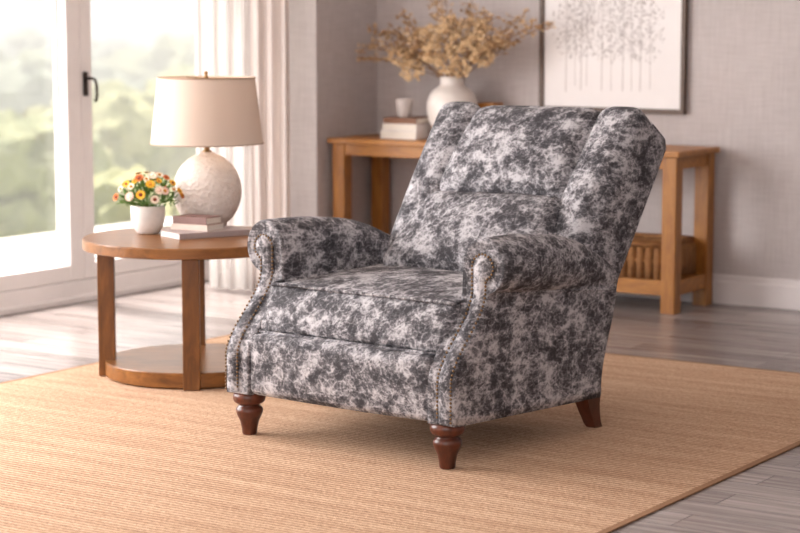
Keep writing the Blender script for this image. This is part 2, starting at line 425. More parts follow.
# ------------------------------------------------------------------ the armchair
CR = -math.atan2(.62, .785)
chair = thing('armchair', 'grey and white mottled wing-back recliner armchair with nailhead trim standing on the rug', 'armchair', (-.195, 5.81, .0054), CR)
FAB = M['fabric']
def F(z): return .165*sm(.25, .505, z)
def zbot(y): return .137-.03*max(0, y)/.8
def yend(z): return .79+.085*sm(.135, .46, z)
RCX = .422
ZT = [(0, .656), (.2, .659), (.35, .655), (.55, .634), (.65, .608), (.72, .578), (.79, .549), (.85, .515), (.88, .485), (1, .46)]
def interp(T, y):
    for (a, va), (b, vb) in zip(T, T[1:]):
        if y <= b: return lerp(va, vb, max(0, (y-a)/(b-a)))
    return T[-1][1]
def ztop(y): return (interp(ZT, y-.03)+interp(ZT, y)+interp(ZT, y+.03))/3
def zseam(y): return .493-.056*max(0, y-.2)/.66
NB, NR = 12, 24
def arm_section(y, e):
    zs, zt = zseam(y), ztop(y)-e; zc = lerp(zs, zt, .5); rz = zt-zc
    cx = RCX-.012*sm(.4, .87, y); rx = lerp(.078, .034, sm(.25, .88, y))-e; out = []
    zb = zbot(y)+e
    for i in range(NB): out.append((lerp(zb, zc-rz*.97, i/NB), .345+e, .44-e))
    for i in range(NR+1):
        a = lerp(-1.32, PI/2, i/NR); z = zc+rz*math.sin(a); ro = cx+rx*math.cos(a)
        ro = max(.44-e, ro) if a < .2 else ro
        xi = .345+e+.003*sm(-.9, 0, a) if a <= 0 else cx-(cx-.348-e)*math.cos(a)
        out.append((z, xi, ro))
    return out
def build_arm(sx):
    bm = bmesh.new(); rings = []
    steps = [(None, .012, 0.0), (None, .004, -.0), (None, .001, .008), (None, 0, .02)]
    secs = []
    for k, (_, e, dy) in enumerate(steps):
        yy = [0.004, .0, .008, .02][k]
        secs.append((lambda z, yy=yy: F(z)+yy, e, .165))
    for k in range(1, 17):
        t = k/16
        secs.append((lambda z, t=t: lerp(F(z)+.02, yend(z)-.02, t), 0, lerp(.18, .85, t)))
    secs.append((lambda z: yend(z)-.006, .006, .86)); secs.append((lambda z: yend(z), .02, .87))
    for fy, e, yc in secs:
        s = arm_section(yc, e); 
        # bottom follows the actual depth of the point
        ring_i = []; ring_o = []
        for (z, xi, xo) in s:
            y = fy(z)
            ring_i.append(bm.verts.new((sx*xi, y, z))); ring_o.append(bm.verts.new((sx*xo, y, z)))
        rings.append((ring_i, ring_o))
    n = len(rings[0][0])
    for (ai, ao), (bi, bo) in zip(rings, rings[1:]):
        for i in range(n-1):
            bm.faces.new((ai[i], bi[i], bi[i+1], ai[i+1])); bm.faces.new((ao[i], ao[i+1], bo[i+1], bo[i]))
        bm.faces.new((ai[0], ao[0], bo[0], bi[0])); bm.faces.new((ai[-1], bi[-1], bo[-1], ao[-1]))
    for (ai, ao) in (rings[0], rings[-1]):
        for i in range(n-1): bm.faces.new((ai[i], ai[i+1], ao[i+1], ao[i]))
    bmesh.ops.remove_doubles(bm, verts=bm.verts, dist=.0004)
    arm = obj('arm', bm, FAB, chair)
    # raised facing strip on the front of the arm
    def facing_x(z):
        xl = .388; xr = .434
        if z > .53:
            c, r = .573, .038; a = max(-1, min(1, (z-c)/r)); w = math.sqrt(max(0, 1-a*a))
            cx = .424
            xr = max(.434 if z < .548 else 0, cx+r*w); xl = .388 if z < c else cx-.036*w
        return xl, xr
    zs = [lerp(.141, .53, i/22) for i in range(22)]+[.53+.081*(1-math.cos(PI*i/24*.999))/2 for i in range(25)]
    bm = bmesh.new(); L = []; 
    for z in zs:
        xl, xr = facing_x(z); row = []
        for x, dy in ((xl, .006), (xl+.004, -.004), (lerp(xl, xr, .5), -.008), (xr-.004, -.004), (xr, .006)):
            row.append(bm.verts.new((sx*x, F(z)+dy, z)))
        L.append(row)
    for a, b in zip(L, L[1:]):
        for i in range(4): bm.faces.new((a[i], a[i+1], b[i+1], b[i]))
    obj('facing', bm, FAB, arm)
    # seam piping under the roll, outer side, and round the front edge
    bm = bmesh.new(); pts = []
    for k in range(25):
        y = lerp(.185, .848, k/24); pts.append((sx*.4412, y, zseam(y)+.001))
    tube(bm, pts, .0035, 6); 
    obj('seam', bm, FAB, arm)
    # nail path
    path = [Vector((.4345, lerp(.146, .528, i/40))) for i in range(41)]+[Vector((.437, .536)), Vector((.4435, .542))]
    c = Vector((.424, .573)); 
    for i in range(25):
        a = lerp(-.72, PI, i/24); path.append(c+Vector((.0375*math.cos(a), .038*math.sin(a))))
    path += [Vector((.3865, lerp(.57, .146, i/40))) for i in range(41)]
    return arm, path
def walk(path, step):
    out = [path[0]]; acc = 0
    for a, b in zip(path, path[1:]):
        L = (b-a).length; t = 0
        while acc+(L-t) >= step:
            t += step-acc; acc = 0; out.append(a.lerp(b, t/L))
        acc += L-t
    return out
def nail_bm(bm, x, y, z, r=.0043):
    for v0 in (0,):
        rings = []
        for k, (rr, d) in enumerate(((1, .0), (.8, .6), (.35, .95))):
            rings.append([bm.verts.new((x+r*rr*math.cos(2*PI*i/8), y-r*.75*d, z+r*rr*math.sin(2*PI*i/8))) for i in range(8)])
        for a, b in zip(rings, rings[1:]):
            for i in range(8): bm.faces.new((a[i], a[(i+1) % 8], b[(i+1) % 8], b[i]))
        bm.faces.new(rings[-1]); bm.faces.new(rings[0][::-1])
armR, path = build_arm(1)
nails = walk(path, .0113)
bm = bmesh.new(); nail_bm(bm, 0, 0, 0); proto = None
for k, p in enumerate(nails[:100]):
    if proto is None:
        proto = obj('nailhead', bm, M['nail'], armR); o = proto
    else:
        o = proto.copy(); COL.objects.link(o); o.parent = armR
    o.location = (p.x, F(p.y)-.0045, p.y)
armL, path = build_arm(-1)
bm = bmesh.new()
for p in nails: nail_bm(bm, -p.x, F(p.y)-.0045, p.y)
o = obj('nailhead_trim', bm, M['nail'], armL); o['kind'] = 'stuff'
# hidden deck and rear shell
bm = bmesh.new(); softbox(bm, (.343, .345, .10), .012, (4, 4, 3), warp=lambda p: (p[0], p[1]+.415, p[2]+.225-.03*(p[1]+.345)/.7))
obj('base_frame', bm, FAB, chair)
# front panel
bm = bmesh.new(); softbox(bm, (.3515, .04, .0945), .022, (20, 3, 8), (0, .012, .004), warp=lambda p: (p[0], p[1]+.045+.012*(p[2]+.0965)/.19*0, p[2]+.228))
obj('front_panel', bm, FAB, chair)
# seat cushion
SH = (.3465, .30, .078)
def seat_warp(p):
    x, y, z = p; t = (z+SH[2])/(2*SH[2]); f = max(0, min(1, (y+SH[1])/(2*SH[1])))
    yy = .045+y+SH[1]; yy += .075*t*(1-f)**1.2
    zz = .402+z-.012*t*(1-f)+.004*sm(0, .7, f)*t
    zz += .006*t*(1-(x/SH[0])**2)*math.sin(PI*min(1, f*1.1))
    zz += .004*math.sin(9*x+3*f)*t*f
    return (x*(1+.035*(1-sm(.1, .3, f))), yy, zz)
bm = bmesh.new(); softbox(bm, SH, .026, (26, 20, 8), (.0, .018, .012), warp=seat_warp)
seat = obj('seat_cushion', bm, FAB, chair)
def sb_path(h, r, puff, warp, qs, grow=.0): return [warp(sb_map(q, h, r, puff)) for q in qs]
for zz in (1, -1):
    bm = bmesh.new(); e = SH[2]-.0
    qs = [(-SH[0], lerp(.1, -SH[1], i/10), zz*e) for i in range(10)]+[(lerp(-SH[0], SH[0], i/30), -SH[1], zz*e) for i in range(31)]+[(SH[0], lerp(-SH[1], .1, i/10), zz*e) for i in range(1, 11)]
    tube(bm, [Vector(p)+Vector((0, -.006, .006*zz)) for p in sb_path(SH, .026, (0, .018, .012), seat_warp, qs)], .0055, 8)
    obj('cushion_piping', bm, M['piping'], seat)
# reclined back: s runs up the slope, n rearwards
def back(x, s, n): return (x, .75+.54*s+.842*n, .6+.842*s-.54*n)
# upper back cushion
UH = (.262, .095, .18)
def up_warp(p):
    x, y, z = p; t = (z+UH[2])/(2*UH[2])
    return back(x*(1.02-.07*t), .300+z+.028*t, .085+y+.04*t*t+.004*math.sin(7*x+2*t))
bm = bmesh.new(); softbox(bm, UH, .055, (22, 6, 18), (0, .042, .012), warp=up_warp)
obj('back_cushion', bm, FAB, chair)
# lumbar cushion
LH = (.290, .115, .172)
def lum_warp(p):
    x, y, z = p; t = max(0, min(1, (z+LH[2])/(2*LH[2])))
    return back(x*lerp(1.06, .93, t), -.027+z, .085+y-.085*(1-t)**1.1+.004*math.sin(8*x+1+3*t))
bm = bmesh.new(); softbox(bm, LH, .055, (24, 6, 18), (0, .036, .012), warp=lum_warp)
obj('lumbar_cushion', bm, FAB, chair)
# rear shell
bm = bmesh.new(); softbox(bm, (.395, .035, .40), .02, (10, 2, 12), warp=lambda p: back(p[0], .075+p[2], .215+p[1]))
obj('rear_shell', bm, FAB, chair)
bm = bmesh.new(); tube(bm, [back(lerp(-.25, .25, i/20), .492+.006*math.sin(PI*i/20), .165) for i in range(21)], .006, 8)
obj('top_piping', bm, M['piping'], chair)
# wings
WH = (.084, .125, .36)
for sx in (-1, 1):
    def wing_warp(p, sx=sx):
        x, y, z = p; t = (z+WH[2])/(2*WH[2]); f = (y+WH[1])/(2*WH[1])
        s = lerp(lerp(-.25, -.012, sm(0, 1, f)), .512-.012*f, t)
        nn = lerp(-.008+.036*t*t, lerp(.262, .268, t), f)
        xx = .322+x+.006*(1-f)*(t-.4)-.026*(1-t)*(1-.6*f)
        return back(sx*xx, s, nn)
    bm = bmesh.new(); softbox(bm, WH, .046, (4, 10, 20), (.006, .014, .010), warp=wing_warp)
    wg = obj('wing', bm, FAB, chair)
    bm = bmesh.new(); qs = [(WH[0], WH[1], lerp(-.33, WH[2], i/20)) for i in range(21)]
    qs += [(WH[0], lerp(WH[1], -.02, i/8), WH[2]) for i in range(1, 9)]
    P = [Vector(p) for p in sb_path(WH, .046, (.006, .014, .010), wing_warp, qs)]
    tube(bm, P, .0055, 8); obj('wing_piping', bm, M['piping'], wg)
# legs
def turned(x, y):
    prof = [(.0001, 0), (.019, 0), (.021, .004), (.0225, .02), (.027, .042), (.0345, .060), (.0385, .072), (.0385, .080), (.034, .088), (.029, .092), (.029, .096), (.037, .099), (.0435, .105), (.0465, .114), (.0465, .122), (.044, .130), (.040, .134), (.036, .137)]
    bm = bmesh.new(); lathe(bm, [(r*1.1, z) for r, z in prof], 32, (0, 0, 0)); o = obj('front_leg', bm, M['dark_wood'], chair); o.location = (x, y, 0); return o
turned(.385, .047); turned(-.385, .047)
def sabre(x):
    bm = bmesh.new(); rows = []
    for k in range(9):
        t = k/8; z = lerp(0, .125, t); yc = .808-.05*(1-(1-t)**2)*.9; hd = lerp(.020, .046, t**1.2); hw = lerp(.019, .027, t)
        rows.append([bm.verts.new((x+a*hw, yc+b*hd, z)) for a, b in ((-1, -1), (1, -1), (1, 1), (-1, 1))])
    for a, b in zip(rows, rows[1:]):
        for i in range(4): bm.faces.new((a[i], a[(i+1) % 4], b[(i+1) % 4], b[i]))
    bm.faces.new(rows[0][::-1]); bm.faces.new(rows[-1])
    bmesh.ops.bevel(bm, geom=[e for e in bm.edges if abs(e.verts[0].co.z-e.verts[1].co.z) > .005], offset=.003, segments=2, affect='EDGES')
    obj('rear_leg', bm, M['dark_wood'], chair, auto=40)
sabre(.395); sabre(-.395)

# ------------------------------------------------------------------ side table
TC = Vector((-.747, 7.15, 0)); TZ = .0054
table = thing('side_table', 'round brown wooden side table with four legs and low shelf left of the armchair', 'side table', (TC.x, TC.y, TZ), math.radians(4))
TT = .508-TZ
bm = bmesh.new(); lathe(bm, [(.36, TT-.039), (0.392, TT-.039), (0.397, TT-.036), (0.397, TT-.004), (0.393, TT), (.0005, TT)], 96, capb=True, capt=True)
obj('table_top', bm, M['table_wood'], table, auto=35)
bm = bmesh.new(); lathe(bm, [(.0005, .004), (.320, .004), (.323, .007), (.323, .055), (.320, .058), (.0005, .058)], 96)
obj('shelf', bm, M['table_wood'], table, auto=35)
for k in range(4):
    bm = bmesh.new(); box(bm, -.030, .030, -.345, -.285, 0, TT-.038, .003)
    o = obj('leg', bm, M['table_leg'], table, smooth=False); o.rotation_euler = (0, 0, k*PI/2)
TABLEZ = .508+.0006

# ------------------------------------------------------------------ lamp
lamp = thing('table_lamp', 'table lamp with round textured white base and beige drum shade on the side table', 'lamp', (-.716, 7.38, TABLEZ))
bm = bmesh.new(); prof = [(.0005, 0), (.062, 0), (.068, .004)]
for i in range(1, 30):
    a = lerp(-1.05, 1.32, i/29); prof.append((.127*math.cos(a), .144+.143*math.sin(a)))
prof += [(.028, .286), (.024, .290), (.0005, .290)]
lathe(bm, prof, 64); obj('base', bm, M['lampbase'], lamp)
bm = bmesh.new(); lathe(bm, [(.0005, .289), (.018, .289), (.018, .294), (.011, .297), (.010, .304), (.014, .306), (.014, .315), (.009, .318), (.009, .330), (.0005, .330)], 24); obj('neck', bm, M['brass'], lamp, auto=40)
bm = bmesh.new(); rb, rt, zb, zt = .208, .180, .320, .566
lathe(bm, [(rb, zb), (rt, zt)], 72, capb=False, capt=False); lathe(bm, [(rb-.003, zb), (rt-.003, zt)], 72, capb=False, capt=False)
lathe(bm, [(rb, zb), (rb-.003, zb)], 72, capb=False, capt=False); lathe(bm, [(rt, zt), (rt-.003, zt)], 72, capb=False, capt=False)
bmesh.ops.remove_doubles(bm, verts=bm.verts, dist=.0002)
sh = obj('shade', bm, M['shade'], lamp, auto=40)
M['trim'] = plain('shade_trim_tape', srgb(176, 148, 128), .8, 0, .1, 80)
bm = bmesh.new(); tube(bm, [(.1805*math.cos(2*PI*i/72), .1805*math.sin(2*PI*i/72), zt-.002) for i in range(72)], .0028, 6, True); obj('trim_tape', bm, M['trim'], sh); bm = bmesh.new()
tube(bm, [(.2095*math.cos(2*PI*i/72), .2095*math.sin(2*PI*i/72), zb+.002) for i in range(72)], .0022, 6, True); obj('trim_tape', bm, M['trim'], sh)
bm = bmesh.new()
for k in range(3): tube(bm, [(0, 0, zt-.004), (.178*math.cos(2*PI*k/3), .178*math.sin(2*PI*k/3), zt-.004)], .0022, 6)
tube(bm, [(0, 0, .32), (0, 0, .36), (.05, 0, .42), (.05, 0, .50), (0, 0, zt)], .002, 6); tube(bm, [(0, 0, .36), (-.05, 0, .42), (-.05, 0, .50), (0, 0, zt)], .002, 6)
obj('harp', bm, M['brass'], lamp)
bm = bmesh.new(); lathe(bm, [(.0005, zt-.004), (.008, zt-.004), (.008, zt+.004), (.004, zt+.007), (.0075, zt+.012), (.0075, zt+.018), (.003, zt+.022), (.0005, zt+.022)], 20); obj('finial', bm, M['brass'], lamp)
M['bulb'] = plain('frosted_bulb', (.9, .85, .75, 1), .4)
bm = bmesh.new(); lathe(bm, [(.0005, .33), (.013, .33), (.014, .35), (.026, .375), (.03, .395), (.026, .415), (.014, .428), (.0005, .431)], 24); obj('bulb', bm, M['bulb'], lamp)

# ------------------------------------------------------------------ potted flowers
pot = thing('potted_flowers', 'small white bowl pot of yellow, orange and cream daisies on the side table', 'plant', (-.922, 7.25, TABLEZ))
bm = bmesh.new(); lathe(bm, [(.0005, 0), (.036, 0), (.042, .004), (.054, .025), (.061, .05), (.063, .075), (.0625, .101), (.0605, .103), (.0585, .101), (.0585, .088), (.0005, .086)], 48)
obj('pot', bm, M['stone'], pot, auto=60)
bm = bmesh.new(); lathe(bm, [(.0005, .087), (.0575, .087), (.045, .094), (.0005, .098)], 32); obj('soil', bm, M['soil'], pot)
rnd = random.Random(11)
def dome(th, ph, r=1.0): return Vector((.118*r*math.sin(th)*math.cos(ph), .118*r*math.sin(th)*math.sin(ph), .112+.118*r*math.cos(th)*.95))
bm = bmesh.new()
for k in range(620):
    th = math.acos(1-rnd.random()*1.05); ph = rnd.uniform(0, 2*PI); c = dome(th, ph, rnd.uniform(.45, .96))
    out = (c-Vector((0, 0, .09))).normalized(); out = (out+Vector((rnd.uniform(-.6, .6), rnd.uniform(-.6, .6), rnd.uniform(-.3, .6)))).normalized()
    L = rnd.uniform(.014, .026); w = rnd.uniform(.0022, .0045); sd = out.cross(Vector((rnd.uniform(-1, 1), rnd.uniform(-1, 1), rnd.uniform(-1, 1)))).normalized(); nn = out.cross(sd)
    b = bm.verts.new(c-out*L*.5); t = bm.verts.new(c+out*L*.5); l = bm.verts.new(c+sd*w+nn*.002); r_ = bm.verts.new(c-sd*w+nn*.002); m = bm.verts.new(c+nn*.0)
    bm.faces.new((b, l, m)); bm.faces.new((b, m, r_)); bm.faces.new((l, t, m)); bm.faces.new((m, t, r_))
for k in range(46):
    th = math.acos(1-rnd.random()*1.02); ph = rnd.uniform(0, 2*PI)
    tube(bm, [(rnd.uniform(-.03, .03), rnd.uniform(-.03, .03), .088), dome(th, ph, .5), dome(th, ph, .93)], .0012, 4)
obj('foliage', bm, M['leaf'], pot, smooth=False)
def daisy(c, out, r, pm, cm, npet=12):
    out = out.normalized(); u = out.cross(Vector((.3, .2, .9))).normalized(); v = out.cross(u); bm = bmesh.new()
    for ring, (n, rr, lift) in enumerate(((npet, 1.0, .25), (npet-3, .72, .5))):
        for k in range(n):
            a = 2*PI*(k+.5*ring)/n; d = u*math.cos(a)+v*math.sin(a); p = u*-math.sin(a)+v*math.cos(a); w = r*rr*2.0/n*1.25
            pts = [c+d*r*.2, c+d*r*rr*.65+p*w+out*r*lift*.5, c+d*r*rr+out*r*lift*.55, c+d*r*rr*.65-p*w+out*r*lift*.5]
            mid = bm.verts.new(c+d*r*rr*.6+out*r*lift*.32); V = [bm.verts.new(q) for q in pts]
            for i in range(4): bm.faces.new((V[i], V[(i+1) % 4], mid))
    f = obj('flower', bm, pm, pot, smooth=False)
    bm = bmesh.new(); rot = Matrix.Translation(c+out*r*.12) @ out.to_track_quat('Z', 'Y').to_matrix().to_4x4()
    t = bmesh.new(); bmesh.ops.create_uvsphere(t, u_segments=10, v_segments=6, radius=r*.38); bmesh.ops.scale(t, vec=(1, 1, .6), verts=t.verts); merge(bm, t, 0, rot)
    obj('flower_eye', bm, cm, f)
# direction towards the viewer is -y; flowers listed by what the photo shows: (dx, dz over the pot foot, petal, eye, size)
FL = [(-.110, .138, 'p_orange', 'c_brown', .017), (-.055, .143, 'p_pink', 'p_white', .020), (-.012, .150, 'p_yellow', 'c_brown', .020), (.040, .133, 'p_white', 'c_brown', .019),
      (.055, .165, 'p_white', 'p_pink', .021), (.074, .162, 'p_pink', 'c_yellow', .019), (.022, .187, 'p_yellow', 'c_yellow', .020), (-.022, .207, 'p_orange', 'c_brown', .020),
      (-.070, .186, 'p_yellow', 'c_brown', .016), (-.050, .178, 'p_white', 'c_yellow', .015), (.026, .215, 'p_white', 'p_white', .021), (.050, .217, 'p_white', 'c_yellow', .016),
      (.074, .207, 'p_orange', 'c_brown', .015), (.098, .187, 'p_yellow', 'c_brown', .016), (.122, .157, 'p_yellow', 'c_yellow', .015), (.130, .140, 'p_orange', 'c_yellow', .014),
      (-.092, .168, 'p_white', 'c_yellow', .014), (.006, .205, 'p_white', 'c_yellow', .014), (.052, .197, 'p_yellow', 'c_brown', .012), (-.038, .196, 'p_yellow', 'c_yellow', .013), (.104, .165, 'p_white', 'c_yellow', .013)]
for dx, dz, pm, cm, r in FL:
    q = 1-(dx/.135)**2-((dz-.112)/.122)**2; dy = -.112*math.sqrt(max(.02, q))
    c = Vector((dx*.97, dy, dz)); daisy(c, (c-Vector((0, .02, .085)))+Vector((0, -.03, .0)), r, M[pm], M[cm])
for k in range(14):
    th = rnd.uniform(.3, 1.3); ph = rnd.uniform(.15, PI-.15); c = dome(th, ph, 1.0)
    daisy(c, c-Vector((0, 0, .085)), rnd.uniform(.014, .019), M[rnd.choice(['p_white', 'p_yellow', 'p_orange', 'p_pink'])], M[rnd.choice(['c_yellow', 'c_brown'])])

# ------------------------------------------------------------------ books
def book(name, label, group, loc, ang, L, W, H, cover, z, flip=False):
    """x along the long side; the spine is on the -y side; pages show on the other three."""
    t = thing(name, label, 'book', (loc[0], loc[1], z), ang, group)
    c = .0022; bm = bmesh.new()
    box(bm, 0, L, 0, W, 0, c, .0006); box(bm, 0, L, 0, W, H-c, H, .0006); box(bm, 0, L, *((W-c*1.4, W) if flip else (0, c*1.4)), c*.5, H-c*.5, .0006)
    obj('cover', bm, cover, t, smooth=False)
    bm = bmesh.new(); box(bm, .003, L-.003, *((.003, W-c*1.3) if flip else (c*1.3, W-.003)), c*.9, H-c*.9); obj('pages', bm, M['paper'], t, smooth=False)
    return t
A0 = math.radians(33.5)
book('book', 'grey-pink covered book at the bottom of the pile on the side table', 'books on the side table', (-.784, 7.03), A0, .285, .15, .021, M['grey_book'], TABLEZ)
A1 = math.radians(60.6)
book('book', 'cream book in the middle of the pile on the side table', 'books on the side table', (-.692+.49*.11, 7.105+.87*.11), A1+PI/2, .16, .11, .022, M['cream_book'], TABLEZ+.0214, True)
book('book', 'dark mauve book on top of the pile on the side table', 'books on the side table', (-.696+.49*.10, 7.112+.87*.10), A1+PI/2, .148, .10, .026, M['mauve_book'], TABLEZ+.0438, True)

# ------------------------------------------------------------------ console table (room axes)
CZ = .717
c0 = Vector((1.209, 8.661, 0))                       # foot of the near right leg
rc = c0-CORNER; CX1, CY0 = rc.dot(D2)+.005, rc.dot(D1)-.02
CX0 = CX1-1.835; CY1 = -.03; LW = .068
con = thing('console_table', 'long light oak console table with low shelf against the back wall', 'console table', CORNER, RA)
bm = bmesh.new(); box(bm, CX0-.02, CX1+.02, CY0-.02, CY1, CZ-.026, CZ, .004); obj('table_top', bm, M['oak'], con, smooth=False)
for x in (CX0, CX1-LW):
    for y in (CY0, CY1-LW-.01):
        bm = bmesh.new(); box(bm, x, x+LW, y, y+LW, 0, CZ-.026, .003); obj('leg', bm, M['oak_leg'], con, smooth=False)
bm = bmesh.new(); box(bm, CX0+LW, CX1-LW, CY0+.008, CY0+.03, CZ-.082, CZ-.026, .002); box(bm, CX0+LW, CX1-LW, CY1-.04, CY1-.018, CZ-.082, CZ-.026, .002)
for x in (CX0+.008, CX1-.03): box(bm, x, x+.022, CY0+LW, CY1-LW-.01, CZ-.082, CZ-.026, .002)
obj('apron', bm, M['oak'], con, smooth=False)
bm = bmesh.new(); box(bm, CX0+.02, CX1-.02, CY0+.02, CY1-.03, .122, .142, .002); obj('shelf', bm, M['oak'], con, smooth=False)
bm = bmesh.new(); box(bm, CX0+LW, CX1-LW, CY0+.006, CY0+.03, .078, .144, .002); box(bm, CX0+LW, CX1-LW, CY1-.04, CY1-.02, .078, .144, .002)
for x in (CX0+.006, CX1-.03): box(bm, x, x+.024, CY0+LW, CY1-LW-.01, .078, .144, .002)
obj('shelf_rail', bm, M['oak'], con, smooth=False)

# wicker basket on the console shelf
BX1 = CX1-.075; BX0 = BX1-.42; BY0 = CY0+.035; BY1 = BY0+.30; BH = .155
bas = thing('wicker_basket', 'brown wicker basket on the low shelf of the console table', 'basket', R((BX0+BX1)/2, (BY0+BY1)/2, .143), RA)
hx, hy = (BX1-BX0)/2, (BY1-BY0)/2
bm = bmesh.new()
box(bm, -hx, hx, -hy, hy, 0, .012)
for a, b, c, d in ((-hx, hx, -hy, -hy+.014), (-hx, hx, hy-.014, hy), (-hx, -hx+.014, -hy+.014, hy-.014), (hx-.014, hx, -hy+.014, hy-.014)): box(bm, a, b, c, d, .012, BH-.01)
obj('basket_body', bm, M['wicker'], bas, smooth=False)
bm = bmesh.new()
n = 10
for k in range(n):
    x = lerp(-hx+.02, hx-.02, k/(n-1)); tube(bm, [(x, -hy-.004, .004), (x, -hy-.006, BH*.5), (x, -hy-.004, BH-.012)], .021, 8)
for k in range(7):
    y = lerp(-hy+.02, hy-.02, k/6); tube(bm, [(hx+.004, y, .004), (hx+.006, y, BH*.5), (hx+.004, y, BH-.012)], .021, 8)
obj('upright_cane', bm, M['wicker'], bas)
bm = bmesh.new(); tube(bm, [(-hx, -hy, BH), (0, -hy-.003, BH), (hx, -hy, BH), (hx+.003, 0, BH), (hx, hy, BH), (0, hy, BH), (-hx, hy, BH), (-hx, 0, BH)], .016, 10, True)
tube(bm, [(-hx, -hy-.006, BH*.55), (hx, -hy-.006, BH*.55), (hx+.006, -hy, BH*.55), (hx+.006, hy, BH*.55)], .012, 8)
obj('rim', bm, M['wicker'], bas)

# things on the console
CT = CZ+.0006
def on_console(px, frac):                            # a spot on the top: photo column, share of the depth
    k = (px-400)/1990; y = lerp(CY0, CY1, frac); b = R(0, y)
    t = (k*b.y-b.x)/(D2.x-k*D2.y); p = b+D2*t; return p
p = on_console(452, .52)
vase = tag(None or obj('ceramic_vase', (lambda b: (lathe(b, [(.0005, 0), (.058, 0), (.066, .004), (.090, .04), (.112, .09), (.121, .14), (.121, .175), (.108, .215), (.082, .242), (.062, .254), (.056, .264), (.056, .288), (.060, .297), (.057, .299), (.051, .295), (.050, .262), (.075, .235), (.112, .175), (.112, .13), (.085, .045), (.06, .012), (.0005, .010)], 64), b)[1])(bmesh.new()), M['vase'], None, loc=(p.x, p.y, CT), auto=60), 'round white ceramic vase holding dried flowers on the console table', 'vase')
# dried flowers
fl = thing('dried_flower_bouquet', 'bouquet of tan dried flower sprays standing in the white vase', 'dried flowers', (p.x, p.y, CT), RA)
rnd = random.Random(21)
def spray(tip, bend, kind, seed):
    r_ = random.Random(seed); bm = bmesh.new(); tip = Vector(tip)
    base = Vector((r_.uniform(-.025, .025), r_.uniform(-.025, .025), .03)); neck = Vector((max(-.032, min(.032, tip.x*.12)), max(-.03, min(.03, tip.y*.12)), .275))
    mid = neck.lerp(tip, .5)+Vector((0, 0, bend)); P = [base, neck]
    for k in range(1, 9):
        t = k/8; P.append(neck*(1-t)**2+mid*2*t*(1-t)+tip*t*t)
    tube(bm, P, .0026, 5, mi=0, r2=.0010)
    def petal(c, d, L, w, mi):
        d = d.normalized(); s = d.cross(Vector((r_.uniform(-1, 1), r_.uniform(-1, 1), r_.uniform(-1, 1)))).normalized(); nn = d.cross(s)
        a = bm.verts.new(c); b = bm.verts.new(c+d*L*.5+s*w+nn*w*.4); e = bm.verts.new(c+d*L*.5-s*w+nn*w*.4); m = bm.verts.new(c+d*L*.55-nn*w*.1); t = bm.verts.new(c+d*L+nn*w*.3)
        for f in ((a, b, m), (a, m, e), (b, t, m), (m, t, e)): bm.faces.new(f).material_index = mi
    def rv(): return Vector((r_.gauss(0, 1), r_.gauss(0, 1), r_.gauss(0, 1))).normalized()
    if kind == 'cluster':
        for q in range(60):
            v = rv(); c = tip+Vector((v.x*.055, v.y*.055, v.z*.045))*r_.uniform(.5, 1)
            for h in range(3): petal(c, v+rv()*.9, r_.uniform(.014, .024), r_.uniform(.006, .009), 1)
    else:
        for q in range(46):
            t = r_.uniform(.32, 1.03); a = neck*(1-t)**2+mid*2*t*(1-t)+tip*t*t; v = rv(); v.z = abs(v.z)*.5+v.z*.5
            L = r_.uniform(.025, .075)*(1.25-.5*t); e = a+v*L; tube(bm, [a, a.lerp(e, .5)+Vector((0, 0, .006)), e], .0009, 4, mi=0)
            for h in range(5): petal(a.lerp(e, r_.uniform(.5, 1.05)), v+rv()*.9, r_.uniform(.011, .022), r_.uniform(.003, .006), 2 if r_.random() < .55 else 1)
    obj('flower_spray', bm, [M['drystem'], M['dry'], M['dry2']], fl, smooth=False)
# tips measured from the vase foot, x across the picture and z up (vase top .288)
T = [(-.44, .02, .375, .06, 'w'), (-.36, -.05, .43, .07, 'w'), (-.30, .06, .50, .05, 'w'), (-.38, .05, .52, .03, 'w'), (-.22, .0, .58, .03, 'w'), (-.24, -.08, .44, .05, 'w'),
     (-.10, .05, .66, .0, 'w'), (-.02, -.02, .70, .0, 'w'), (.07, .06, .66, .0, 'w'), (.16, .0, .60, .02, 'w'), (.24, -.05, .56, .04, 'w'), (.34, .03, .57, .05, 'w'), (.42, -.02, .53, .06, 'w'), (.47, .05, .55, .05, 'w'),
     (.30, -.06, .46, .06, 'w'), (.20, .08, .48, .05, 'w'), (-.15, -.1, .50, .04, 'w'), (.06, -.1, .57, .02, 'w'),
     (-.20, -.06, .39, .07, 'cluster'), (-.13, -.10, .33, .07, 'cluster'), (-.02, -.12, .41, .03, 'cluster'), (.05, -.13, .36, .05, 'cluster'), (.08, -.10, .45, .03, 'cluster'), (.17, -.08, .46, .05, 'cluster'), (.19, -.08, .39, .06, 'cluster'), (-.06, -.07, .50, .02, 'cluster'), (.02, -.06, .54, .0, 'cluster'), (.12, -.02, .53, .03, 'cluster'), (-.14, .02, .48, .05, 'cluster'), (.10, -.12, .34, .05, 'cluster')]
for k, (x, y, z, b, kd) in enumerate(T): spray((x*(1.13 if x > 0 else 1.27), min(y, .05)-(.05 if x > .2 else 0), z), b, kd, 100+k)

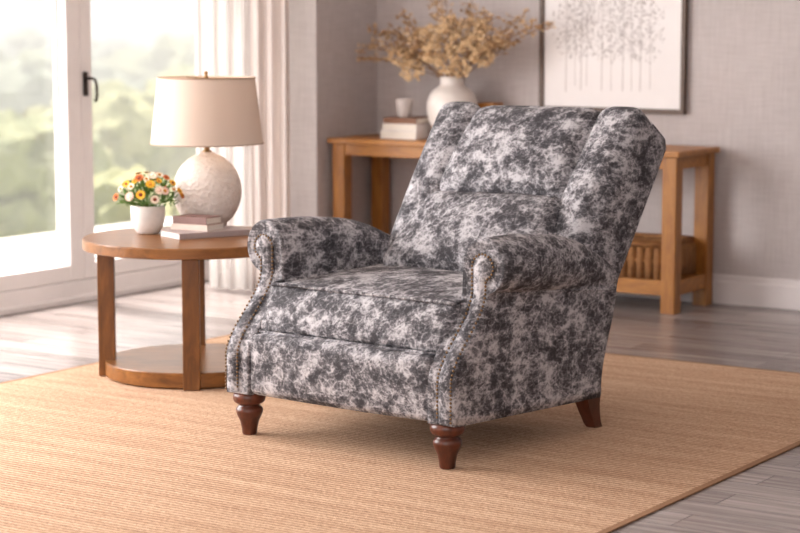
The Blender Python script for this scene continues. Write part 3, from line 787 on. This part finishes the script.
# books and cup at the left of the console
pb = on_console(416, .22)
AB = math.radians(90-33.5)
def cbook(label, off, L, W, H, cover, z):
    return book('book', label, 'books on the console', (pb.x+off[0], pb.y+off[1]), AB, L, W, H, cover, z)
AB = RA+PI/2
cbook('white book at the bottom of the pile under the grey cup', (0, 0), .22, .21, .038, M['white_book'], CT)
cbook('white book, second in the pile under the grey cup', (.002, .004), .21, .20, .034, M['white_book'], CT+.0384)
book('book', 'brown book on top of the pile under the grey cup', 'books on the console', pb+D1*.006-D2*.192, RA, .19, .20, .028, M['brown_book'], CT+.0728)
pc = on_console(404.5, .36)
bm = bmesh.new(); lathe(bm, [(.0005, 0), (.026, 0), (.030, .004), (.036, .025), (.041, .06), (.042, .088), (.0405, .090), (.0385, .088), (.036, .055), (.028, .012), (.0005, .010)], 40)
tag(obj('cup', bm, M['cup'], None, loc=(pc.x, pc.y, CT+.1014), auto=60), 'small grey stoneware cup on top of the books on the console', 'cup')
pk = on_console(490, .80)
bm = bmesh.new(); box(bm, -.044, .044, -.042, .042, 0, .1299, .003); bx = obj('wooden_box', bm, M['oak'], None, smooth=False, loc=(pk.x, pk.y, CT), rotz=RA)
tag(bx, 'small tan wooden box behind the armchair back, right of the vase', 'box')
bm = bmesh.new(); box(bm, -.047, .047, -.045, .045, .130, .174, .004); obj('lid', bm, M['oak'], bx, smooth=False)

# ------------------------------------------------------------------ framed picture
def wall_x(px):
    k = (px-400)/1990; b = CORNER; return (k*b.y-b.x)/(D2.x-k*D2.y)
px0, px1, pz0, pz1 = wall_x(541.5), wall_x(686.5), .857, 1.88
pic = thing('framed_picture', 'framed grey sketch of slender trees hanging on the back wall', 'picture', R((px0+px1)/2, -.004, pz0), RA)
w, hgt, fw = (px1-px0)/2, pz1-pz0, .022
bm = bmesh.new()
box(bm, -w, w, -.03, 0, 0, fw, .003); box(bm, -w, w, -.03, 0, hgt-fw, hgt, .003); box(bm, -w, -w+fw, -.03, 0, fw, hgt-fw, .003); box(bm, w-fw, w, -.03, 0, fw, hgt-fw, .003)
obj('frame', bm, M['frame'], pic, smooth=False)
bm = bmesh.new(); box(bm, -w+fw, w-fw, -.016, -.004, fw, hgt-fw)
rnd = random.Random(5); yy = -.0166
def quad(a, b, wd, mi, k=0):
    a, b = Vector((a[0], yy-k, a[1])), Vector((b[0], yy-k, b[1])); d = (b-a).normalized(); s = Vector((-d.z, 0, d.x))*wd
    bm.faces.new([bm.verts.new(v) for v in (a-s, a+s, b+s*.6, b-s*.6)]).material_index = mi
xs = [(-.24, .17), (-.19, .20), (-.16, .18), (-.13, .20), (-.05, .18), (.0, .18), (.06, .18), (.105, .18), (.15, .18), (.2, .19)]
for i, (x, zb) in enumerate(xs):
    top = .56+rnd.uniform(-.05, .12); zb -= .08; quad((x, zb), (x+rnd.uniform(-.01, .01), top), .0022 if i % 2 else .0032, 1, i*1e-5)
    for j in range(9):
        z = rnd.uniform(.28, top); L = rnd.uniform(.03, .1); q = rnd.choice((-1, 1)); quad((x, z), (x+q*L*.75, z+L), .0009, 1, i*1e-5)
    for j in range(120):
        a = rnd.uniform(0, 2*PI); rr = math.sqrt(rnd.random()); cx, cz = x+.075*rr*math.cos(a), .415+.185*rr*math.sin(a)
        s = rnd.uniform(.003, .0085); k = 1e-4+j*1e-6+i*1e-5; a2 = rnd.uniform(0, PI)
        bm.faces.new([bm.verts.new((max(-w+.03, min(w-.03, cx+s*f*math.cos(a2+q*PI/2))), yy-k, cz+s*f*math.sin(a2+q*PI/2))) for q, f in ((0, 1), (1, .5), (2, 1), (3, .5))]).material_index = 2
me = bpy.data.meshes.new('tree_print'); bm.to_mesh(me); bm.free()
for m in ('print', 'ink', 'ink2'): me.materials.append(M[m])
o = bpy.data.objects.new('tree_print', me); COL.objects.link(o); o.parent = pic

# ------------------------------------------------------------------ outdoors
bm = bmesh.new(); box(bm, WX-2.4, WX-.14, -16, 3.0, -.35, -.03)
struct(robj('terrace_ground', bm, M['terrace'], smooth=False))
bm = bmesh.new(); N = 44; grid = []
def gz(dist): return -.4-6.6*sm(1, 16, dist)+9.0*sm(45, 130, dist)
for i in range(N+1):
    row = []
    for j in range(N+1):
        dist = 2.2+(i/N)**1.5*150; y = lerp(-70, 150, j/N); z = gz(dist)+.8*mnoise.noise(Vector((dist*.07, y*.07, 1)))
        row.append(bm.verts.new((WX-dist, y, z)))
    grid.append(row)
for a, b in zip(grid, grid[1:]):
    for j in range(N): bm.faces.new((a[j], a[j+1], b[j+1], b[j]))
struct(robj('hillside_ground', bm, M['grass']))
def tree(D, px, top, rad, mat, label, seed, squash=1.0):
    r_ = random.Random(seed); X = (px-400)/1990*D
    q = Vector((X, D, 0))-CORNER; dist = WX-q.dot(D2)
    g = gz(max(2.2, dist)); H = top-g
    t = thing('tree', label, 'tree', (X, D, g), r_.uniform(0, 6), 'trees beyond the window')
    bm = bmesh.new(); tube(bm, [(0, 0, -.4), (.05, 0, H*.3), (0, .05, H*.7)], .03*H, 8, r2=.012*H); obj('trunk', bm, M['bark'], t)
    bm = bmesh.new(); cz = H-rad*squash
    for k in range(15):
        a = r_.uniform(0, 2*PI); e = r_.uniform(-.7, 1.0); rr = rad*r_.uniform(.32, .5); d = rad*.62*math.sqrt(max(0, 1-e*e*.6))
        c = Vector((d*math.cos(a), d*math.sin(a), cz+e*rad*.6*squash))
        if k == 0: c = Vector((0, 0, cz)); rr = rad*.7
        s = bmesh.new(); bmesh.ops.create_icosphere(s, subdivisions=3, radius=rr)
        for v in s.verts:
            nz = mnoise.noise(v.co*(3.2/rr)+Vector((k*7, seed, 0)))+.6*mnoise.noise(v.co*(8/rr)+Vector((k, seed, 3))); v.co *= 1+.30*nz+.22*mnoise.noise(v.co*(17/rr)); v.co.z *= .85
        merge(bm, s, 0, Matrix.Translation(c))
    obj('crown', bm, M[mat], t, smooth=False)
# depth, photo column, crown top height, crown radius
tree(15, 24, -0.45, 1.4, 'tree_a', 'nearest yellow-green tree low in the left window pane', 1)
tree(19, 118, -0.8, 1.5, 'tree_b', 'olive tree low in the right window pane, left of the lamp', 2)
tree(23.5, 168, -0.35, 1.6, 'tree_a', 'yellow-green tree seen right behind the table lamp', 3)
tree(28, -14, 0.2, 1.7, 'tree_b', 'olive tree at the left edge of the left window pane', 4)
tree(33, 66, 0.2, 1.9, 'tree_a', 'tree behind the meeting stile of the two windows', 5)
tree(38, 138, 0.45, 2.0, 'tree_a', 'broad yellow-green tree in the middle of the right window pane', 6)
tree(44, 205, 0.65, 2.2, 'tree_b', 'olive tree seen through the sheer curtain', 7)
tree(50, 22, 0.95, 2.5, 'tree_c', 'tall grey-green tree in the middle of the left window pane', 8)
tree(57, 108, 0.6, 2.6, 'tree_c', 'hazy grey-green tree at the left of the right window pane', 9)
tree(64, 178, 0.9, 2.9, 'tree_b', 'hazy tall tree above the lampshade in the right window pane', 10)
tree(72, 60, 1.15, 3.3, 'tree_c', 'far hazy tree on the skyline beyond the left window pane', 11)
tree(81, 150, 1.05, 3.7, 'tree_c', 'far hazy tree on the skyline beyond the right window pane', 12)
bm = bmesh.new(); box(bm, WX-110, WX-2.5, -60, 110, -9, 14)
hz = robj('haze', bm, M['haze'], smooth=False); tag(hz, 'pale morning haze hanging over the trees beyond the window', 'haze', kind='stuff')

# ------------------------------------------------------------------ light
wd = bpy.data.worlds.new('sky'); S.world = wd; wd.use_nodes = True; t = wd.node_tree
bg = t.nodes['Background']; bg.inputs['Color'].default_value = (1.0, .975, .95, 1); bg.inputs['Strength'].default_value = 1.15
def area(name, loc, target, sx, sy, power, col=(1, 1, 1), spread=PI):
    l = bpy.data.lights.new(name, 'AREA'); l.shape = 'RECTANGLE'; l.size = sx; l.size_y = sy; l.energy = power; l.color = col; l.spread = spread
    o = bpy.data.objects.new(name, l); COL.objects.link(o); o.location = loc
    o.rotation_euler = (Vector(target)-Vector(loc)).to_track_quat('-Z', 'Y').to_euler(); return o
wl = R(WX-.35, WY-3.1, 1.55)
area('window_daylight', wl, wl+D2*3+Vector((0, 0, -.9)), 3.6, 2.2, 330, (1, .965, .955))
area('room_fill_light', (-1.5, -.2, 2.3), (.1, 6.2, .35), 3.0, 1.8, 88, (1, .955, .945))  # added fill lamp behind the camera, standing in for unseen windows
sl = bpy.data.lights.new('sun', 'SUN'); sl.energy = 11.5; sl.angle = math.radians(12); sl.color = (1, .95, .88)
so = bpy.data.objects.new('sun', sl); COL.objects.link(so)
sd = D2*math.cos(math.radians(63))-D1*.12+Vector((0, 0, -math.sin(math.radians(63))))
so.rotation_euler = sd.to_track_quat('-Z', 'Y').to_euler()
pl = bpy.data.lights.new('lamp_bulb_light', 'POINT'); pl.energy = .7; pl.color = (1, .78, .55); pl.shadow_soft_size = .03
po = bpy.data.objects.new('lamp_bulb_light', pl); COL.objects.link(po); po.location = (-.716, 7.38, TABLEZ+.46)

# ------------------------------------------------------------------ camera
cam = bpy.data.cameras.new('camera'); co = bpy.data.objects.new('camera', cam); COL.objects.link(co); S.camera = co
co.location = (0, 0, 1.284); cam.sensor_width = 36; cam.lens = 1990/800*36
th = math.atan((266.5-20)/1990); co.rotation_euler = (PI/2-th, 0, 0)
cam.clip_end = 400; cam.dof.use_dof = True; cam.dof.focus_distance = 5.8; cam.dof.aperture_fstop = 3.2
vs = S.view_settings; vs.view_transform = 'Standard'; vs.look = 'None'; vs.gamma = 1; vs.use_curve_mapping = False; vs.exposure = 0.16
